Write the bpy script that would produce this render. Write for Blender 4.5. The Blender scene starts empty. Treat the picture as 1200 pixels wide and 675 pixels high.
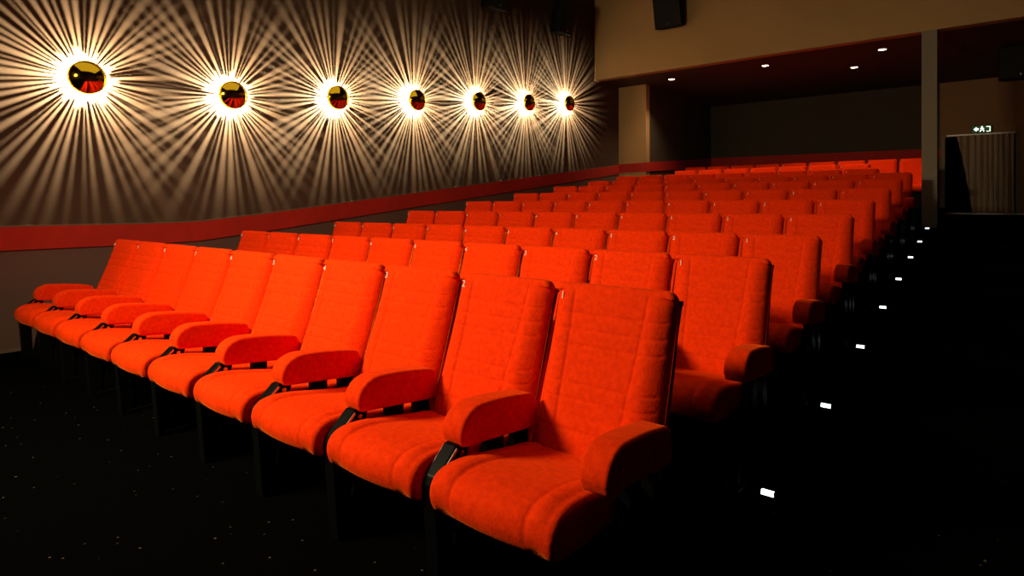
import bpy, bmesh, math, random
from mathutils import Vector
random.seed(7)
S = bpy.context.scene
COL = S.collection

# ------------------------------------------------------------------ camera
H, YAW, FPX, Y0 = 1.402, math.radians(38.6125), 702.58, 240.2
cd = bpy.data.cameras.new('camera')
cam = bpy.data.objects.new('camera', cd); COL.objects.link(cam)
cd.sensor_width = 36.0; cd.sensor_fit = 'HORIZONTAL'
cd.lens = FPX / 1200 * 36.0
cd.shift_y = -(337.5 - Y0) / 1200
cd.clip_start = 0.05; cd.clip_end = 100
cam.location = (0, 0, H); cam.rotation_euler = (math.pi / 2, 0, YAW)
S.camera = cam

# ------------------------------------------------------------------ view, world
S.view_settings.view_transform = 'Standard'
S.view_settings.look = 'None'
S.view_settings.gamma = 1
S.view_settings.use_curve_mapping = False
S.view_settings.exposure = 0.0
w = bpy.data.worlds.new('world'); S.world = w; w.use_nodes = True
w.node_tree.nodes['Background'].inputs[0].default_value = (1, .8, .6, 1)
w.node_tree.nodes['Background'].inputs[1].default_value = 0.0

# ------------------------------------------------------------------ added lights out of view, standing in for the hall's lamps
def area(name, loc, target, sx, sy, power, color, spread=180):
    d = bpy.data.lights.new(name, 'AREA'); d.shape = 'RECTANGLE'; d.size = sx; d.size_y = sy
    d.energy = power; d.color = color; d.spread = math.radians(spread)
    o = bpy.data.objects.new(name, d); COL.objects.link(o)
    o.location = loc
    o.rotation_euler = (Vector(target) - Vector(loc)).to_track_quat('-Z', 'Y').to_euler()
    return o
area('added_front_light', (-4.1, -1.1, 3.2), (-3.4, 3.2, 0.6), 1.2, 0.6, 182, (1, .82, .50), 120)  # unseen key light added at front left to brighten the seats
area('added_overhead_light', (-4.2, 3.2, 6.5), (-4.2, 3.2, 0), 5.6, 7.4, 68, (1, .80, .42))  # unseen overhead panel, added as soft fill and for the dome reflections

LAMP_POWER = 900.0
DOWN_POWER = 110.0

# ------------------------------------------------------------------ materials
def mat(name, color=(.5, .5, .5), rough=.6, metal=0.0, sheen=0.0, emit=None, estr=0.0):
    m = bpy.data.materials.new(name); m.use_nodes = True
    b = m.node_tree.nodes['Principled BSDF']
    b.inputs['Base Color'].default_value = (*color, 1)
    b.inputs['Roughness'].default_value = rough
    b.inputs['Metallic'].default_value = metal
    if sheen: b.inputs['Sheen Weight'].default_value = sheen
    if emit:
        b.inputs['Emission Color'].default_value = (*emit, 1)
        b.inputs['Emission Strength'].default_value = estr
    return m
def nodes(m): return m.node_tree.nodes, m.node_tree.links, m.node_tree.nodes['Principled BSDF']
def noise_color(m, scale, c1, c2, lo=.35, hi=.65, detail=4, bump=0.0, bscale=None, bdist=.002, vec='Object'):
    N, L, b = nodes(m)
    tc = N.new('ShaderNodeTexCoord')
    n = N.new('ShaderNodeTexNoise'); n.inputs['Scale'].default_value = scale; n.inputs['Detail'].default_value = detail
    L.new(tc.outputs[vec], n.inputs['Vector'])
    r = N.new('ShaderNodeValToRGB')
    r.color_ramp.elements[0].position = lo; r.color_ramp.elements[0].color = (*c1, 1)
    r.color_ramp.elements[1].position = hi; r.color_ramp.elements[1].color = (*c2, 1)
    L.new(n.outputs['Fac'], r.inputs[0]); L.new(r.outputs[0], b.inputs['Base Color'])
    if bump:
        n2 = N.new('ShaderNodeTexNoise'); n2.inputs['Scale'].default_value = bscale or scale; n2.inputs['Detail'].default_value = 3
        L.new(tc.outputs[vec], n2.inputs['Vector'])
        bp = N.new('ShaderNodeBump'); bp.inputs['Strength'].default_value = bump; bp.inputs['Distance'].default_value = bdist
        L.new(n2.outputs['Fac'], bp.inputs['Height']); L.new(bp.outputs[0], b.inputs['Normal'])
    return m

VELVET = mat('red_velvet', rough=.85, sheen=.4)
noise_color(VELVET, 42, (.62, .023, .0008), (.78, .034, .0012), .3, .7, 6, .4, 90, .004)
_b = VELVET.node_tree.nodes['Principled BSDF']
_b.inputs['Sheen Roughness'].default_value = .35
_b.inputs['Sheen Tint'].default_value = (1, .20, .02, 1)
_b.inputs['Specular IOR Level'].default_value = .03
BLACK = mat('black_steel', (.0025, .0025, .0025), .35)
BLACK.node_tree.nodes['Principled BSDF'].inputs['Specular IOR Level'].default_value = .05
SHELL = mat('black_plastic_shell', (.003, .003, .003), .8)
SHELL.node_tree.nodes['Principled BSDF'].inputs['Specular IOR Level'].default_value = .15
CHROME = mat('brushed_chrome', (.6, .6, .6), .25, 1)
WHITE = mat('white_print', (.55, .48, .42), .5)
CARPET = mat('black_starry_carpet', rough=.95)
def carpet():
    N, L, b = nodes(CARPET)
    b.inputs['Specular IOR Level'].default_value = 0.0
    tc = N.new('ShaderNodeTexCoord')
    v = N.new('ShaderNodeTexVoronoi'); v.inputs['Scale'].default_value = 13; v.inputs['Randomness'].default_value = 1
    L.new(tc.outputs['Object'], v.inputs['Vector'])
    r = N.new('ShaderNodeValToRGB'); r.color_ramp.interpolation = 'LINEAR'
    r.color_ramp.elements[0].position = .05; r.color_ramp.elements[0].color = (1, 1, 1, 1)
    r.color_ramp.elements[1].position = .075; r.color_ramp.elements[1].color = (0, 0, 0, 1)
    L.new(v.outputs['Distance'], r.inputs[0])
    sep = N.new('ShaderNodeSeparateColor'); L.new(v.outputs['Color'], sep.inputs[0])
    mu = N.new('ShaderNodeMath'); mu.operation = 'MULTIPLY'
    L.new(r.outputs[0], mu.inputs[0]); L.new(sep.outputs[0], mu.inputs[1])
    mx = N.new('ShaderNodeMix'); mx.data_type = 'RGBA'
    mx.inputs['A'].default_value = (.0012, .0011, .0011, 1); mx.inputs['B'].default_value = (.10, .07, .045, 1)
    L.new(mu.outputs[0], mx.inputs['Factor']); L.new(mx.outputs['Result'], b.inputs['Base Color'])
carpet()
FABRIC_WALL = mat('brown_wall_fabric', rough=.9)
noise_color(FABRIC_WALL, 1.2, (.058, .0295, .0165), (.068, .035, .020), .3, .7, 3, .25, 220, .003)
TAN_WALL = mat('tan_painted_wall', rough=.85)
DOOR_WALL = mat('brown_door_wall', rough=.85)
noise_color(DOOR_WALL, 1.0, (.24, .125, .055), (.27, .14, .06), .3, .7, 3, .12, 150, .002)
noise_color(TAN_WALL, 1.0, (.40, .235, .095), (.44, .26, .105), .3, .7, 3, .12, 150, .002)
DADO = mat('brown_dado_fabric', rough=.9)
noise_color(DADO, 1.2, (.115, .058, .044), (.13, .066, .05), .3, .7, 3, .25, 220, .003)
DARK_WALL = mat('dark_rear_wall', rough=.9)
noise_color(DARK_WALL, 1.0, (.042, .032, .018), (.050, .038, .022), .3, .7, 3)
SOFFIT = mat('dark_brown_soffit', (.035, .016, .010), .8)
BLACKWALL = mat('black_wall', (.004, .004, .004), .9)
BAND = mat('red_felt_band', rough=.85)
noise_color(BAND, 8, (.40, .009, .002), (.46, .013, .003), .3, .7, 3)
TRIM = mat('beige_edge_trim', (.13, .085, .055), .7)
POST = mat('grey_brown_column', rough=.8)
noise_color(POST, 40, (.20, .16, .115), (.24, .19, .14), .3, .7, 3)
CURT = mat('grey_brown_curtain', rough=.95)
noise_color(CURT, 20, (.36, .25, .18), (.42, .29, .21), .3, .7, 3)
GOLD = mat('polished_gold', (1.0, .64, .03), .10, 1)
RINGM = mat('dark_bronze_ring', (.03, .02, .01), .6)
REFL = mat('white_reflector', (.8, .75, .65), .5)
ALU = mat('aluminium_rail', (.40, .36, .34), .4, .6)
GRILLE = mat('black_speaker_cloth', (.004, .004, .004), .9)
LED = mat('white_step_led', (.8, .8, .8), .4, emit=(.85, .95, 1), estr=3.0)
DOWNLENS = mat('downlight_lens', (.9, .85, .75), .4, emit=(1, .80, .50), estr=14)
SIGNGREEN = mat('green_sign_face', (.01, .07, .03), .4, emit=(.01, .10, .04), estr=.25)
SIGNWHITE = mat('white_sign_symbol', (.9, .95, .85), .4, emit=(.95, 1, .78), estr=2.5)

# ------------------------------------------------------------------ helpers
def link(name, me, m=None, parent=None, loc=None):
    o = bpy.data.objects.new(name, me); COL.objects.link(o)
    if m is not None and me is not None and not me.materials: me.materials.append(m)
    if parent: o.parent = parent
    if loc: o.location = loc
    return o
def tag(o, label, cat, group=None):
    o['label'] = label; o['category'] = cat
    if group: o['group'] = group
    return o
def thing(name, label, cat, loc, rz=0, group=None):
    o = link(name, None, loc=loc); o.rotation_euler = (0, 0, rz); o.empty_display_size = .1
    return tag(o, label, cat, group)
def struct(o): o['kind'] = 'structure'; return o
def mesh(name, verts, faces, smooth=False):
    me = bpy.data.meshes.new(name); me.from_pydata(verts, [], faces); me.update()
    bm = bmesh.new(); bm.from_mesh(me); bmesh.ops.recalc_face_normals(bm, faces=bm.faces); bm.to_mesh(me); bm.free()
    if smooth:
        for p in me.polygons: p.use_smooth = True
    return me
def bm_mesh(name, bm, smooth=False):
    bmesh.ops.recalc_face_normals(bm, faces=bm.faces)
    me = bpy.data.meshes.new(name); bm.to_mesh(me); bm.free()
    if smooth:
        for p in me.polygons: p.use_smooth = True
    return me
def add_box(bm, x0, x1, y0, y1, z0, z1, bev=0):
    vs = [bm.verts.new(p) for p in [(x0,y0,z0),(x1,y0,z0),(x1,y1,z0),(x0,y1,z0),(x0,y0,z1),(x1,y0,z1),(x1,y1,z1),(x0,y1,z1)]]
    fs = [bm.faces.new([vs[i] for i in f]) for f in [(3,2,1,0),(4,5,6,7),(0,1,5,4),(1,2,6,5),(2,3,7,6),(3,0,4,7)]]
    if bev:
        es = list({e for f in fs for e in f.edges})
        bmesh.ops.bevel(bm, geom=es, offset=bev, segments=2, profile=.5, affect='EDGES')
def add_prism(bm, poly, a0, a1, axis='x'):
    """polygon in the two other axes (y,z) / (x,z) / (x,y), extruded along axis"""
    def P(u, v, a): return {'x': (a, u, v), 'y': (u, a, v), 'z': (u, v, a)}[axis]
    A = [bm.verts.new(P(u, v, a0)) for u, v in poly]; B = [bm.verts.new(P(u, v, a1)) for u, v in poly]
    n = len(poly)
    bm.faces.new(A); bm.faces.new(B[::-1])
    for i in range(n): bm.faces.new([A[i], A[(i+1) % n], B[(i+1) % n], B[i]])
def add_cyl(bm, c, r, h, axis='z', n=24, r2=None):
    r2 = r if r2 is None else r2
    def P(a, rr, t):
        u, v = rr*math.cos(a), rr*math.sin(a)
        d = {'x': (t, u, v), 'y': (u, t, v), 'z': (u, v, t)}[axis]
        return (c[0]+d[0], c[1]+d[1], c[2]+d[2])
    A = [bm.verts.new(P(2*math.pi*i/n, r, 0)) for i in range(n)]; B = [bm.verts.new(P(2*math.pi*i/n, r2, h)) for i in range(n)]
    bm.faces.new(A[::-1]); bm.faces.new(B)
    for i in range(n): bm.faces.new([A[i], A[(i+1) % n], B[(i+1) % n], B[i]])
def box_obj(name, m, dims, parent=None, bev=0):
    bm = bmesh.new(); add_box(bm, *dims, bev=bev)
    return link(name, bm_mesh(name, bm), m, parent)
def text_mesh(s, size, depth=.0008):
    cu = bpy.data.curves.new('txt', 'FONT'); cu.body = s; cu.size = size; cu.extrude = depth
    cu.align_x = 'CENTER'; cu.align_y = 'CENTER'
    o = bpy.data.objects.new('txt', cu); COL.objects.link(o)
    dg = bpy.context.evaluated_depsgraph_get()
    me = bpy.data.meshes.new_from_object(o.evaluated_get(dg))
    bpy.data.objects.remove(o); bpy.data.curves.remove(cu)
    return me

def smooth_closed(pts, step):
    """closed Catmull-Rom through pts, then resampled at about `step`"""
    n = len(pts); dense = []
    for i in range(n):
        p0, p1, p2, p3 = pts[i-1], pts[i], pts[(i+1) % n], pts[(i+2) % n]
        for k in range(24):
            t = k/24; q = []
            for a in range(2):
                q.append(.5*((2*p1[a]) + (-p0[a]+p2[a])*t + (2*p0[a]-5*p1[a]+4*p2[a]-p3[a])*t*t + (-p0[a]+3*p1[a]-3*p2[a]+p3[a])*t**3))
            dense.append(q)
    L = [0]
    for i in range(len(dense)):
        a, b = dense[i], dense[(i+1) % len(dense)]
        L.append(L[-1] + math.hypot(a[0]-b[0], a[1]-b[1]))
    m = max(12, int(L[-1]/step)); out = []; j = 0
    for i in range(m):
        s = L[-1]*i/m
        while L[j+1] < s: j += 1
        t = (s-L[j])/max(1e-9, L[j+1]-L[j]); a, b = dense[j], dense[(j+1) % len(dense)]
        out.append((a[0]+(b[0]-a[0])*t, a[1]+(b[1]-a[1])*t))
    return out
def offset_poly(poly, d):
    n = len(poly); out = []
    area = sum(poly[i][0]*poly[(i+1) % n][1]-poly[(i+1) % n][0]*poly[i][1] for i in range(n))
    sg = 1 if area > 0 else -1
    for i in range(n):
        a, b = poly[i-2], poly[(i+2) % n]
        tx, ty = b[0]-a[0], b[1]-a[1]; l = math.hypot(tx, ty) or 1
        nx, ny = -ty/l*sg, tx/l*sg          # inward
        out.append((poly[i][0]+nx*d, poly[i][1]+ny*d))
    return out
def sweep(name, prof, w, r, step, xstep, warp=None, rseg=6):
    """padded block: the (y,z) outline swept along x between -w and w, with edges rounded by r"""
    base = smooth_closed(prof, step); n = len(base)
    xs = []
    for i in range(rseg): a = math.pi/2*i/rseg; xs.append((-w + r - r*math.cos(a), r - r*math.sin(a)))
    k = max(2, int((2*w-2*r)/xstep))
    for i in range(k+1): xs.append((-w + r + (2*w-2*r)*i/k, 0))
    for i in range(rseg-1, -1, -1): a = math.pi/2*i/rseg; xs.append((w - r + r*math.cos(a), r - r*math.sin(a)))
    V = []; F = []
    for x, ins in xs:
        pl = offset_poly(base, ins) if ins > 1e-6 else base
        for q, (y, z) in enumerate(pl):
            p = (x, y, z)
            if warp: p = warp(p, base[q])
            V.append(p)
    for i in range(len(xs)-1):
        for j in range(n):
            F.append((i*n+j, i*n+(j+1) % n, (i+1)*n+(j+1) % n, (i+1)*n+j))
    F.append(tuple(range(n))); F.append(tuple((len(xs)-1)*n+j for j in range(n)))
    return mesh(name, V, F, True)

# ------------------------------------------------------------------ row layout (fitted)
P = 0.60
ROWS = [  # right end x, y of the backrest top, floor z, first seat, last seat
    (-.950, 2.232, 0.000, 0, 9), (-.956, 3.542, .042, 0, 9), (-.958, 4.825, .120, 0, 9), (-.953, 6.128, .258, 0, 9),
    (-.956, 7.420, .405, 0, 9), (-.950, 8.705, .558, 0, 9), (-.958, 10.02, .718, 0, 9), (-.953, 11.33, .862, 0, 9),
    (-.974, 12.66, 1.020, 1, 9), (-.690, 13.98, 1.180, 2, 8), (-.960, 15.29, 1.335, 0, 8)]
ORD = ['front', 'second', 'third', 'fourth', 'fifth', 'sixth', 'seventh', 'eighth', 'ninth', 'tenth', 'eleventh']
XW = -7.30          # left wall
YBULK = 12.27       # face of the bulkhead
YCOL = 13.43; XREC = -6.555; YB = 17.75
ZSOF = 4.34; ZTOP = 6.6
XR = 3.2; YF = -4.5
LAND = 1.18

# ------------------------------------------------------------------ room
def wall_poly(name, m, verts, faces): return struct(link(name, mesh(name, verts, faces), m))
def build_room():
    # floor: flat front, a raked seating platform, aisle stairs
    bm = bmesh.new()
    tops = [r[2] for r in ROWS]
    pr = [(YF, -.15), (YF, 0)]
    for i in range(1, len(ROWS)):
        y = ROWS[i][1]-.86
        pr += [(y, tops[i-1]), (y, tops[i])]
    pr += [(YB, tops[-1]), (YB, -.15)]
    add_prism(bm, pr, XW-.1, -.872, 'x')
    pa = [(YF, -.15), (YF, 0)]
    for i in range(1, 9):
        y = ROWS[i][1]-.56
        pa += [(y, min(LAND, tops[i-1])), (y, min(LAND, tops[i]))]
    y = 12.9
    pa += [(y, tops[8]), (y, LAND), (YB+1.6, LAND), (YB+1.6, -.15)]
    add_prism(bm, pa, -.872, XR, 'x')
    struct(link('floor', bm_mesh('floor', bm), CARPET))
    # left wall, its recessed rear part and the corner column
    bm = bmesh.new(); add_box(bm, XW-.15, XW, YF, YCOL+.1, -.15, ZTOP)
    struct(link('wall_left', bm_mesh('wall_left', bm), FABRIC_WALL))
    bm = bmesh.new(); add_box(bm, XW, XREC, YCOL, YCOL+.2, .9, ZSOF)
    struct(link('wall_column', bm_mesh('wall_column', bm), TAN_WALL))
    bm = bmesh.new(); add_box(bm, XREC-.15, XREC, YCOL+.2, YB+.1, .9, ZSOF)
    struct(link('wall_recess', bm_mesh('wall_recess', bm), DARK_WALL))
    # rear wall with the doorway
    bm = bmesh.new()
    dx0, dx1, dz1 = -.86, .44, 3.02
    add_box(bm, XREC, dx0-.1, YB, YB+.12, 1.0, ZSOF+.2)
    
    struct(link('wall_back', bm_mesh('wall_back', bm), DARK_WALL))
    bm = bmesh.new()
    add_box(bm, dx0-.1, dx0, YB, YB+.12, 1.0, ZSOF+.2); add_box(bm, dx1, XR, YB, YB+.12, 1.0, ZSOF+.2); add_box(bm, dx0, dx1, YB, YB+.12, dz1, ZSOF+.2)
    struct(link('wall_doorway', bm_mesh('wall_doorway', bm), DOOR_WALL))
    bm = bmesh.new()
    add_box(bm, dx0-.2, dx1+.2, YB+1.5, YB+1.6, LAND, 3.4)
    add_box(bm, dx0-.3, dx0-.2, YB+.12, YB+1.6, LAND, 3.4)
    add_box(bm, dx1+.2, dx1+.3, YB+.12, YB+1.6, LAND, 3.4)
    add_box(bm, dx0-.3, dx1+.3, YB+.12, YB+1.6, 3.4, 3.5)
    struct(link('wall_lobby', bm_mesh('wall_lobby', bm), BLACKWALL))
    # bulkhead above the rear rows and its soffit
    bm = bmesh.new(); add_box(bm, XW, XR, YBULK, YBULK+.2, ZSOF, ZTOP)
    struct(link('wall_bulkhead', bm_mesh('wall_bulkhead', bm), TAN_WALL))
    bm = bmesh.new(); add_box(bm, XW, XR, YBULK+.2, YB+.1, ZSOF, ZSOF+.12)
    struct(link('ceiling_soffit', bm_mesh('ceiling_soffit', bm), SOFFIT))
    bm = bmesh.new(); add_box(bm, XW-.15, XR+.15, YF, YBULK+.2, ZTOP, ZTOP+.15)
    struct(link('ceiling', bm_mesh('ceiling', bm), BLACKWALL))
    bm = bmesh.new(); add_box(bm, XR, XR+.15, YF, YB+1.6, -.15, ZTOP)
    struct(link('wall_right', bm_mesh('wall_right', bm), FABRIC_WALL))
    bm = bmesh.new(); add_box(bm, XW-.15, XR+.15, YF-.15, YF, -.15, ZTOP)
    struct(link('wall_front', bm_mesh('wall_front', bm), FABRIC_WALL))
    # door post on the aisle
    bm = bmesh.new(); add_box(bm, -.917, -.70, YBULK+.002, YBULK+.24, .95, ZSOF, .004)
    struct(link('trim_post', bm_mesh('trim_post', bm), POST))
    # red bands
    def band(name, pts, d, m, axis):
        bm = bmesh.new(); add_prism(bm, pts, *d, axis)
        return struct(link(name, bm_mesh(name, bm), m))
    yk = 3.25; k = (2.413-1.205)/(YCOL-yk)
    zt = lambda y: 1.195 + max(0, y-yk)*k
    ys = [YF, 2.6, 2.95, 3.25, 3.6, 4.0, YCOL]
    ease = {2.95: .004, 3.25: .014, 3.6: .010}
    top = [(y, zt(y)+ease.get(y, 0)) for y in ys]
    bot = [(y, z-.225) for y, z in top]
    band('trim_1', bot + top[::-1], (XW-.01, XW+.022), BAND, 'x')
    band('trim_2', top + [(y, z+.014) for y, z in top][::-1], (XW-.01, XW+.022), TRIM, 'x')
    band('trim_3', [(XW, 2.20), (XREC, 2.215), (XREC, 2.435), (XW, 2.42)], (YCOL-.022, YCOL+.01), BAND, 'y')
    band('trim_4', [(YCOL, 2.215), (YB, 2.52), (YB, 2.79), (YCOL, 2.44)], (XREC-.01, XREC+.022), BAND, 'x')
    band('trim_5', [(XREC, 2.53), (dx0-.1, 2.53), (dx0-.1, 2.765), (XREC, 2.80)], (YB-.022, YB+.01), BAND, 'y')
    bm = bmesh.new(); lo = [(YF, -.05)] + bot + [(YCOL, -.05)]; add_prism(bm, lo, XW-.01, XW+.006, 'x')
    struct(link('trim_8', bm_mesh('trim_8', bm), DADO))
    # door frame
    bm = bmesh.new()
    add_box(bm, dx0-.06, dx0, YB-.03, YB+.12, LAND, dz1)
    add_box(bm, dx1, dx1+.06, YB-.03, YB+.12, LAND, dz1)
    struct(link('trim_6', bm_mesh('trim_6', bm), POST))
    bm = bmesh.new(); add_box(bm, dx0, XR, YB-.06, YB+.06, LAND, LAND+.035)
    struct(link('trim_7', bm_mesh('trim_7', bm), ALU))
    # thin lighter edge where the left wall meets the floor
    bm = bmesh.new(); add_box(bm, XW-.01, XW+.012, YF, 2.68, 0, .03)
    struct(link('baseboard_left', bm_mesh('baseboard_left', bm), TRIM))
build_room()

# ------------------------------------------------------------------ theatre seats
YO = .45     # the seat's origin lies this far in front of the backrest top
def sh(pts): return [(y+YO, z) for y, z in pts]
FRONT = [(-.275, .36), (-.245, .43), (-.200, .53), (-.150, .65), (-.103, .76), (-.060, .87), (-.024, .97), (-.004, 1.03)]
BACK_PROF = FRONT + [(.010, 1.053), (.034, 1.058), (.058, 1.045), (.066, 1.0), (.052, .90), (.026, .78), (-.020, .62), (-.075, .47), (-.125, .36), (-.165, .325), (-.230, .325)]
HS = [.935, .872, .812, .668, .612, .50]
def back_warp(p, q):
    x, y, z = p
    # front side only: bolsters fall back towards the sides, stitched seams are pressed in
    fy = None
    for i in range(len(FRONT)-1):
        if FRONT[i][1] <= z <= FRONT[i+1][1]:
            t = (z-FRONT[i][1])/(FRONT[i+1][1]-FRONT[i][1]); fy = FRONT[i][0]+t*(FRONT[i+1][0]-FRONT[i][0])+YO
    if fy is not None and y < fy+.05:
        xs = .135+.04*(z-.36)/.69
        d = max(0, abs(x)-xs)
        y += .40*d*d/.12 - 0.012*math.sin(min(1, d/.115)*math.pi)*min(1, max(0, (1.05-z)/.06))
        g = math.exp(-((abs(x)-xs)/.0045)**2)*.006
        if abs(x) < .262:
            for s in HS: g = max(g, math.exp(-((z-s)/.0048)**2)*.005)
        y += g
    e = max(0, abs(x)-.226)/.06
    if z > .98: z -= .022*e**2.5*(z-.98)/.08
    return (x, y, z)
M_BACK = sweep('backrest', sh(BACK_PROF), .286, .029, .0062, .0062, back_warp)
CUSH_PROF = [(-.255, .425), (-.35, .440), (-.50, .467), (-.62, .487), (-.70, .492), (-.760, .482), (-.795, .455), (-.807, .42), (-.804, .388), (-.791, .360), (-.764, .342), (-.70, .334), (-.55, .322), (-.33, .305), (-.25, .33), (-.235, .38)]
def cush_warp(p, q):
    x, y, z = p
    xs = .150 + .02*max(0, -(y-YO)-.5)
    yy, zz = q[0]-YO, q[1]
    topfront = zz > .40 or yy < -.78
    if topfront and yy < -.27:
        g = math.exp(-((abs(x)-xs)/.0055)**2)*.006
        z -= g*.8; y += g*.5
        # crowned middle, slightly raised bolsters
        b = max(0, abs(x)-xs)
        if b < .075: z += .010*math.sin(min(1, b/.075)*math.pi)
        if yy < -.66: y -= .012*max(0, 1-(x/.16)**2)
    return (x, y, z)
M_CUSH = sweep('seat_cushion', sh(CUSH_PROF), .262, .024, .010, .0075, cush_warp)
ARM_PROF = [(-.642, .535), (-.650, .560), (-.640, .598), (-.612, .630), (-.570, .648), (-.52, .652), (-.40, .643), (-.28, .626), (-.215, .612), (-.186, .585), (-.178, .540), (-.181, .490), (-.196, .472), (-.26, .474), (-.40, .489), (-.52, .502), (-.60, .510), (-.632, .516)]
M_ARM = sweep('armrest', sh(ARM_PROF), .054, .016, .012, .02, None, 5)
SHELL_PROF = [(-.150, .33), (-.105, .36), (-.055, .47), (0, .62), (.036, .74), (.041, .76), (.051, .76), (.052, .74), (.018, .62), (-.037, .47), (-.09, .345), (-.14, .31)]
M_SHELL = sweep('back_shell', sh(SHELL_PROF), .252, .004, .02, .06, None, 2)
def frame_mesh(end=False):
    bm = bmesh.new()
    if not end:
        add_prism(bm, sh([(-.735, .0), (-.760, .33), (-.765, .41), (-.750, .44), (-.655, .525), (-.585, .530), (-.585, .50), (-.60, .455), (-.66, .39), (-.68, .30), (-.66, 0)]), -.030, .030)
    add_prism(bm, sh([(-.66, .02), (-.60, .36), (-.22, .345), (-.20, .02)]), -.022, .022)
    add_prism(bm, sh([(-.455, .08), (-.455, .505), (-.375, .505), (-.375, .08)]), -.027, .027)
    add_prism(bm, sh([(-.285, 0), (-.285, .50), (-.215, .495), (-.185, 0)]), -.027, .027)
    add_prism(bm, sh([(-.70, 0), (-.70, .03), (-.17, .03), (-.17, 0)]), -.040, .040)
    es = [e for e in bm.edges if e.calc_length() > .03]
    bmesh.ops.bevel(bm, geom=es, offset=.004, segments=2, profile=.5, affect='EDGES')
    return bm_mesh('side_frame', bm)
M_FRAME = frame_mesh(); M_FRAME_END = frame_mesh(True)
def hinge_mesh():
    bm = bmesh.new()
    add_cyl(bm, (-.033, -.625+YO, .490), .012, .066, 'x', 16)
    add_cyl(bm, (-.036, -.625+YO, .490), .006, .072, 'x', 10)
    add_prism(bm, sh([(-.752, .415), (-.760, .425), (-.655, .518), (-.650, .508)]), -.033, -.029)
    add_prism(bm, sh([(-.752, .415), (-.760, .425), (-.655, .518), (-.650, .508)]), .029, .033)
    return bm_mesh('hinge', bm)
M_HINGE = hinge_mesh()
NUM = {}
def number_mesh(n):
    if n not in NUM: NUM[n] = text_mesh(str(n), .047, .0015)
    return NUM[n]
WORD = ['first', 'second', 'third', 'fourth', 'fifth', 'sixth', 'seventh', 'eighth', 'ninth', 'tenth']
ANG = math.atan2(.036, .10)    # lean of the backrest where the number sits
def seat(row, k):
    xr, y, zf, k0, k1 = ROWS[row]
    x = xr - P*(k+.5)
    rn = ORD[row] + ' row'
    if k == k0: lab = 'red velvet theatre seat at the aisle end of the %s' % rn
    elif k == k1: lab = 'red velvet theatre seat at the left wall end of the %s' % rn
    else: lab = 'red velvet theatre seat, %s from the aisle in the %s' % (WORD[k-k0], rn)
    if row == 0 and k == 0: lab = 'nearest red velvet theatre seat, numbered 1, at the aisle end of the front row'
    t = thing('theatre_seat', lab, 'seat', (x, y-YO, zf), 0, 'red theatre seats of the %s' % rn)
    b = link('backrest', M_BACK, VELVET, t)
    link('back_shell', M_SHELL, SHELL, b)
    nm = link('seat_number', number_mesh(k-k0+1 if row < 8 else k+1), WHITE, b, (-.232, -.0155+YO, 1.003))
    nm.rotation_euler = (math.pi/2 - ANG*.6, 0, 0)
    link('seat_cushion', M_CUSH, VELVET, t)
    sides = [.3] + ([-.3] if k == k1 else [])
    for s in sides:
        end = k == k0 and s > 0
        f = link('side_frame', M_FRAME_END if end else M_FRAME, BLACK, t, (s, 0, 0))
        if not end: link('hinge', M_HINGE, CHROME, f)
        link('armrest', M_ARM, VELVET, t, (s, 0, 0))
    return t
for r in range(len(ROWS)):
    for k in range(ROWS[r][3], ROWS[r][4]+1): seat(r, k)

# ------------------------------------------------------------------ sunburst wall lamps
LAMPS = [(2.075, 2.703), (3.585, 2.740), (5.085, 2.919), (6.586, 3.089), (8.080, 3.271), (9.578, 3.448), (11.039, 3.625)]
def dome_mesh():
    R, sag, n, m = .168, .075, 48, 12
    rad = (R*R+sag*sag)/(2*sag); amax = math.asin(R/rad)
    V = []; F = []
    V.append((sag, 0, 0))
    for i in range(1, m+1):
        a = amax*i/m
        for j in range(n):
            th = 2*math.pi*j/n; r = rad*math.sin(a)
            V.append((rad*math.cos(a)-(rad-sag), r*math.cos(th), r*math.sin(th)))
    for j in range(n): F.append((0, 1+j, 1+(j+1) % n))
    for i in range(m-1):
        for j in range(n):
            a = 1+i*n; b = 1+(i+1)*n
            F.append((a+j, b+j, b+(j+1) % n, a+(j+1) % n))
    # rim and flat back
    a = 1+(m-1)*n; b = len(V)
    for j in range(n):
        th = 2*math.pi*j/n; V.append((-.0496, R*math.cos(th), R*math.sin(th)))
    for j in range(n): F.append((a+j, b+j, b+(j+1) % n, a+(j+1) % n))
    return mesh('gold_dome', V, F, True)
M_DOME = dome_mesh()
def ring_mesh(seed):
    rnd = random.Random(seed); bm = bmesh.new(); n = 58
    th = rnd.random()
    for i in range(n):
        a = 2*math.pi*(i+rnd.uniform(-.25, .25))/n; wd = rnd.uniform(.0026, .0058)
        r0, r1 = .108, .128
        c, s = math.cos(a), math.sin(a); top, bot = .0875, rnd.uniform(.040, .052)
        if i in (9, 29, 48): bot = .0
        q = []
        for (r, e) in [(r0, -wd*.8), (r0, wd*.8), (r1, wd), (r1, -wd)]:
            q.append((r*c - e*s, r*s + e*c))
        A = [bm.verts.new((bot, u, v)) for u, v in q]; B = [bm.verts.new((top, u, v)) for u, v in q]
        bm.faces.new(A); bm.faces.new(B)
        for j in range(4): bm.faces.new([A[j], A[(j+1) % 4], B[(j+1) % 4], B[j]])
    return bm_mesh('slotted_ring', bm)
def stem_mesh():
    bm = bmesh.new()
    add_cyl(bm, (0, 0, 0), .045, .008, 'x', 24)
    return bm_mesh('wall_mount', bm)
M_STEM = stem_mesh()
def plate_mesh():
    bm = bmesh.new(); add_cyl(bm, (.0855, 0, 0), .160, .003, 'x', 40); return bm_mesh('back_plate', bm)
M_PLATE = plate_mesh()
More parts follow.
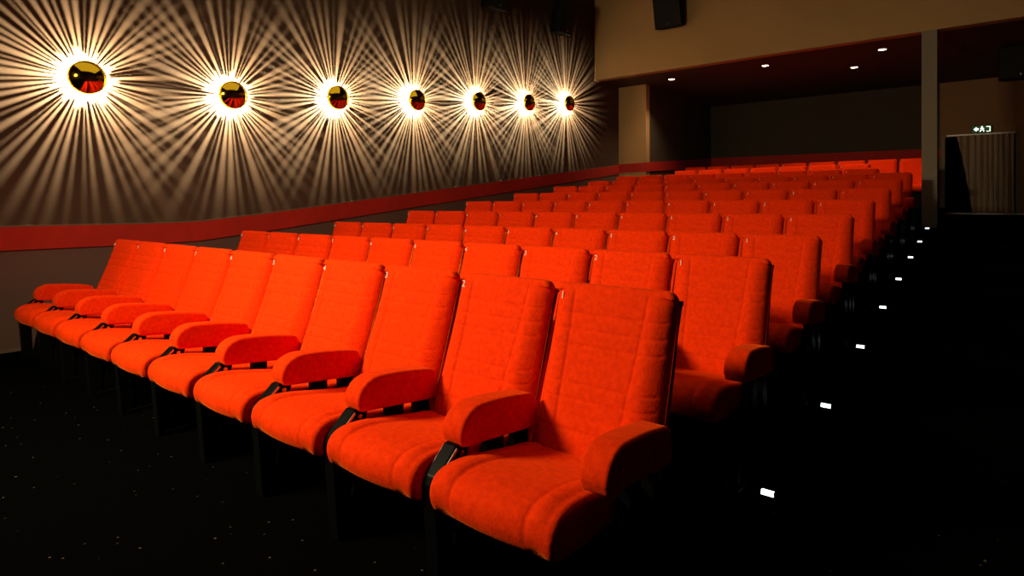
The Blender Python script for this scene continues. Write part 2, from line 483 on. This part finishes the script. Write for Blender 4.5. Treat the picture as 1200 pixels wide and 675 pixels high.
def lamp_light():
    d = bpy.data.lights.new('lamp_bulb', 'POINT'); d.energy = LAMP_POWER; d.color = (1, .82, .46); d.shadow_soft_size = .0035
    d.use_nodes = True; N, L = d.node_tree.nodes, d.node_tree.links
    em = [x for x in N if x.type == 'EMISSION'][0]
    fo = N.new('ShaderNodeLightFalloff'); fo.inputs['Strength'].default_value = 1.0; fo.inputs['Smooth'].default_value = 0
    sc = N.new('ShaderNodeMath'); sc.operation = 'MULTIPLY'; sc.inputs[1].default_value = .58; L.new(fo.outputs['Linear'], sc.inputs[0])
    ad = N.new('ShaderNodeMath'); ad.operation = 'MULTIPLY_ADD'
    L.new(fo.outputs['Quadratic'], ad.inputs[0]); ad.inputs[1].default_value = .75; L.new(sc.outputs[0], ad.inputs[2])
    L.new(ad.outputs[0], em.inputs['Strength'])
    return d
LB = lamp_light()
LW = ['nearest and leftmost gold dome wall lamp', 'second gold dome wall lamp from the left', 'third gold dome wall lamp from the left', 'middle gold dome wall lamp of the seven',
      'third gold dome wall lamp from the far end', 'second gold dome wall lamp from the far end', 'smallest, farthest gold dome wall lamp beside the bulkhead']
for i, (y, z) in enumerate(LAMPS):
    t = thing('wall_lamp', LW[i] + ' casting a sunburst on the brown wall', 'lamp', (XW, y, z), 0, 'sunburst lamps on the left wall')
    link('wall_mount', M_STEM, REFL, t)
    link('slotted_ring', ring_mesh(20+i), RINGM, t)
    link('gold_dome', M_DOME, GOLD, t, (.118, 0, 0))
    link('back_plate', M_PLATE, RINGM, t)
    lo = bpy.data.objects.new('lamp_bulb', LB); COL.objects.link(lo); lo.parent = t; lo.location = (.078, 0, 0)

# ------------------------------------------------------------------ downlights in the soffit
DL = [((-5.815, 13.24), 'leftmost of the four round downlights in the dark soffit'), ((-3.705, 13.18), 'second round downlight from the left in the dark soffit'),
      ((-2.274, 14.53), 'round downlight set deeper in the soffit than the other three'), ((-1.598, 13.19), 'rightmost round downlight, next to the grey post')]
def dl_ring():
    bm = bmesh.new(); n = 28
    prof = [(.060, 0), (.085, 0), (.085, -.006), (.066, -.012), (.060, -.006)]
    R = [[bm.verts.new((r*math.cos(2*math.pi*i/n), r*math.sin(2*math.pi*i/n), z)) for r, z in prof] for i in range(n)]
    for i in range(n):
        for j in range(5): bm.faces.new([R[i][j], R[(i+1) % n][j], R[(i+1) % n][(j+1) % 5], R[i][(j+1) % 5]])
    return bm_mesh('trim_ring', bm, True)
def dl_lens():
    bm = bmesh.new(); add_cyl(bm, (0, 0, -.010), .063, .009, 'z', 28, .063); return bm_mesh('lens', bm)
M_DLR, M_DLL = dl_ring(), dl_lens()
for (x, y), lab in DL:
    t = thing('downlight', lab, 'ceiling light', (x, y, ZSOF), 0, 'downlights in the soffit')
    link('trim_ring', M_DLR, ALU, t); link('lens', M_DLL, DOWNLENS, t)
    d = bpy.data.lights.new('downlight_beam', 'SPOT'); d.energy = DOWN_POWER; d.color = (1, .72, .42); d.spot_size = math.radians(115); d.spot_blend = .8; d.shadow_soft_size = .05
    o = bpy.data.objects.new('downlight_beam', d); COL.objects.link(o); o.parent = t; o.location = (0, 0, -.03)

# ------------------------------------------------------------------ step lights along the aisle
def sl_mesh():
    bm = bmesh.new(); add_box(bm, -.045, .045, -.012, .02, -.022, .004, .003); return bm_mesh('housing', bm)
def sl_lens():
    bm = bmesh.new(); add_box(bm, -.028, .028, -.0165, -.0125, -.014, .0, 0); add_box(bm, -.028, .028, -.0165, .004, .0042, .006, 0); return bm_mesh('lens', bm)
M_SLH, M_SLL = sl_mesh(), sl_lens()
for i in range(1, 9):
    lab = ['nearest white step light on the aisle, beside the end seat of the second row'] + ['small white step light on the aisle beside the end seat of the %s row' % ORD[j] for j in range(2, 8)] + ['farthest white step light at the foot of the grey post']
    t = thing('step_light', lab[i-1], 'light', (-.826, ROWS[i][1]-.56, ROWS[i][2]), 0, 'step lights along the aisle')
    link('housing', M_SLH, SHELL, t); link('lens', M_SLL, LED, t)

# ------------------------------------------------------------------ loudspeakers
def speaker(label, loc, rz, wd, ht, dp, tilt=0):
    t = thing('loudspeaker', label, 'speaker', loc, rz)   # local: back at y=0 (towards +y), front at -y
    bm = bmesh.new()
    a = wd/2; b = wd/2*.72
    add_prism(bm, [(-a, -dp), (a, -dp), (a, -dp*.55), (b, -.10), (-b, -.10), (-a, -dp*.55)], -ht/2, ht/2, 'z')
    bmesh.ops.bevel(bm, geom=list(bm.edges), offset=.012, segments=2, profile=.5, affect='EDGES')
    cab = link('cabinet', bm_mesh('cabinet', bm), SHELL, t)
    g = box_obj('grille', GRILLE, (-a+.02, a-.02, -dp-.008, -dp+.004, -ht/2+.02, ht/2-.02), t, .004)
    bm = bmesh.new(); add_cyl(bm, (a*.0, -dp-.012, -ht/2+.07), .016, .006, 'y', 16); link('badge', bm_mesh('badge', bm), CHROME, g)
    bm = bmesh.new()
    add_box(bm, -.05, .05, -.012, 0, -.12, .12); add_box(bm, -.018, .018, -.13, 0, -.03, .03)
    link('bracket', bm_mesh('bracket', bm), BLACK, t)
    for o in (cab, g): o.rotation_euler = (tilt, 0, 0)
    return t
speaker('black wall loudspeaker high above the sixth sunburst lamp', (XW, 10.55, 5.42), math.pi/2, .46, .70, .42, math.radians(12))
speaker('black wall loudspeaker cut by the top edge above the fifth lamp', (XW, 8.35, 5.38), math.pi/2, .46, .70, .42, math.radians(12))
speaker('black loudspeaker on the tan bulkhead', (-5.33, YBULK, 5.62), -.0, .60, .78, .40, math.radians(12))
_s = speaker('black loudspeaker hung in the dark corner above the curtained doorway', (.42, 14.6, 4.0), 0, .62, .60, .40, 0)
box_obj('hanger', BLACK, (-.05, .05, -.22, -.12, .2, ZSOF-4.0), _s)


# ------------------------------------------------------------------ curtain, rail, exit sign
def curtain():
    t = thing('curtain', 'grey brown pleated curtain drawn across the rear doorway', 'curtain', (-.14, YB-.10, LAND+.05))
    nx, nz = 170, 30; V = []; F = []; x1 = .545; top = 1.80
    rnd = random.Random(3); ph = [rnd.uniform(0, 6.28) for _ in range(6)]
    for side in (0, 1):
        for j in range(nz+1):
            v = j/nz; z = top*v
            xl = -.50 + .30*(1-v)**.8       # gathered to the right towards the floor
            for i in range(nx+1):
                u = i/nx; x = xl + (x1-xl)*u
                uu = (x+.5)/1.045; s = uu*9.5 + .25*math.sin(uu*7+ph[0])
                yy = .062*math.sin(2*math.pi*s) + .016*math.sin(2*math.pi*s*2+ph[1]+v) + .012*math.sin(uu*30+v*5+ph[2])
                x += .006*math.sin(4*math.pi*s) + .008*math.sin(v*4+u*15)*(1-v)
                V.append((x, yy*(.75+.25*(1-v)) + (.004 if side else 0), z))
    st = nx+1; off = (nz+1)*st
    for side in (0, 1):
        o = off*side
        for j in range(nz):
            for i in range(nx): F.append((o+j*st+i, o+j*st+i+1, o+(j+1)*st+i+1, o+(j+1)*st+i))
    link('cloth', mesh('cloth', V, F, True), CURT, t)
    r = thing('curtain_rail', 'straight grey rail above the pleated curtain', 'curtain rail', (-.19, YB-.10, 3.045))
    bm = bmesh.new(); add_box(bm, -.63, .63, -.03, .03, -.022, .022, .004); link('bar', bm_mesh('bar', bm), ALU, r)
    bm = bmesh.new()
    for x in (-.6, .6): add_box(bm, x-.012, x+.012, .0, .10, -.012, .012)
    link('bracket', bm_mesh('bracket', bm), ALU, r)
curtain()
def exit_sign():
    t = thing('exit_sign', 'small lit green and white escape sign above the curtain', 'sign', (-.16, YB-.02, 3.165))
    box_obj('housing', SHELL, (-.19, .19, -.05, .02, -.085, .085), t, .006)
    f = box_obj('face', SIGNGREEN, (-.18, .18, -.056, -.050, -.075, .075), t)
    bm = bmesh.new()
    add_prism(bm, [(-.155, 0), (-.10, .05), (-.10, .02), (-.065, .02), (-.065, -.02), (-.10, -.02), (-.10, -.05)], -.060, -.0562, 'y')
    # running figure
    add_cyl(bm, (.0, -.060, .047), .016, .0038, 'y', 14)
    add_prism(bm, [(-.012, .030), (.016, .030), (.022, -.005), (.002, -.012)], -.060, -.0562, 'y')
    add_prism(bm, [(.0, .028), (-.038, .010), (-.034, .0), (.0, .016)], -.060, -.0562, 'y')
    add_prism(bm, [(.012, .028), (.040, .008), (.035, .0), (.012, .014)], -.060, -.0562, 'y')
    add_prism(bm, [(.004, -.006), (-.034, -.030), (-.040, -.062), (-.028, -.062), (-.022, -.036), (.012, -.016)], -.060, -.0562, 'y')
    add_prism(bm, [(.010, -.008), (.040, -.034), (.034, -.064), (.022, -.064), (.028, -.040), (.008, -.020)], -.060, -.0562, 'y')
    # door leaf
    add_prism(bm, [(.080, .055), (.150, .055), (.150, -.062), (.080, -.062), (.080, -.052), (.140, -.052), (.140, .045), (.080, .045)], -.060, -.0562, 'y')
    link('pictogram', bm_mesh('pictogram', bm), SIGNWHITE, f)
exit_sign()
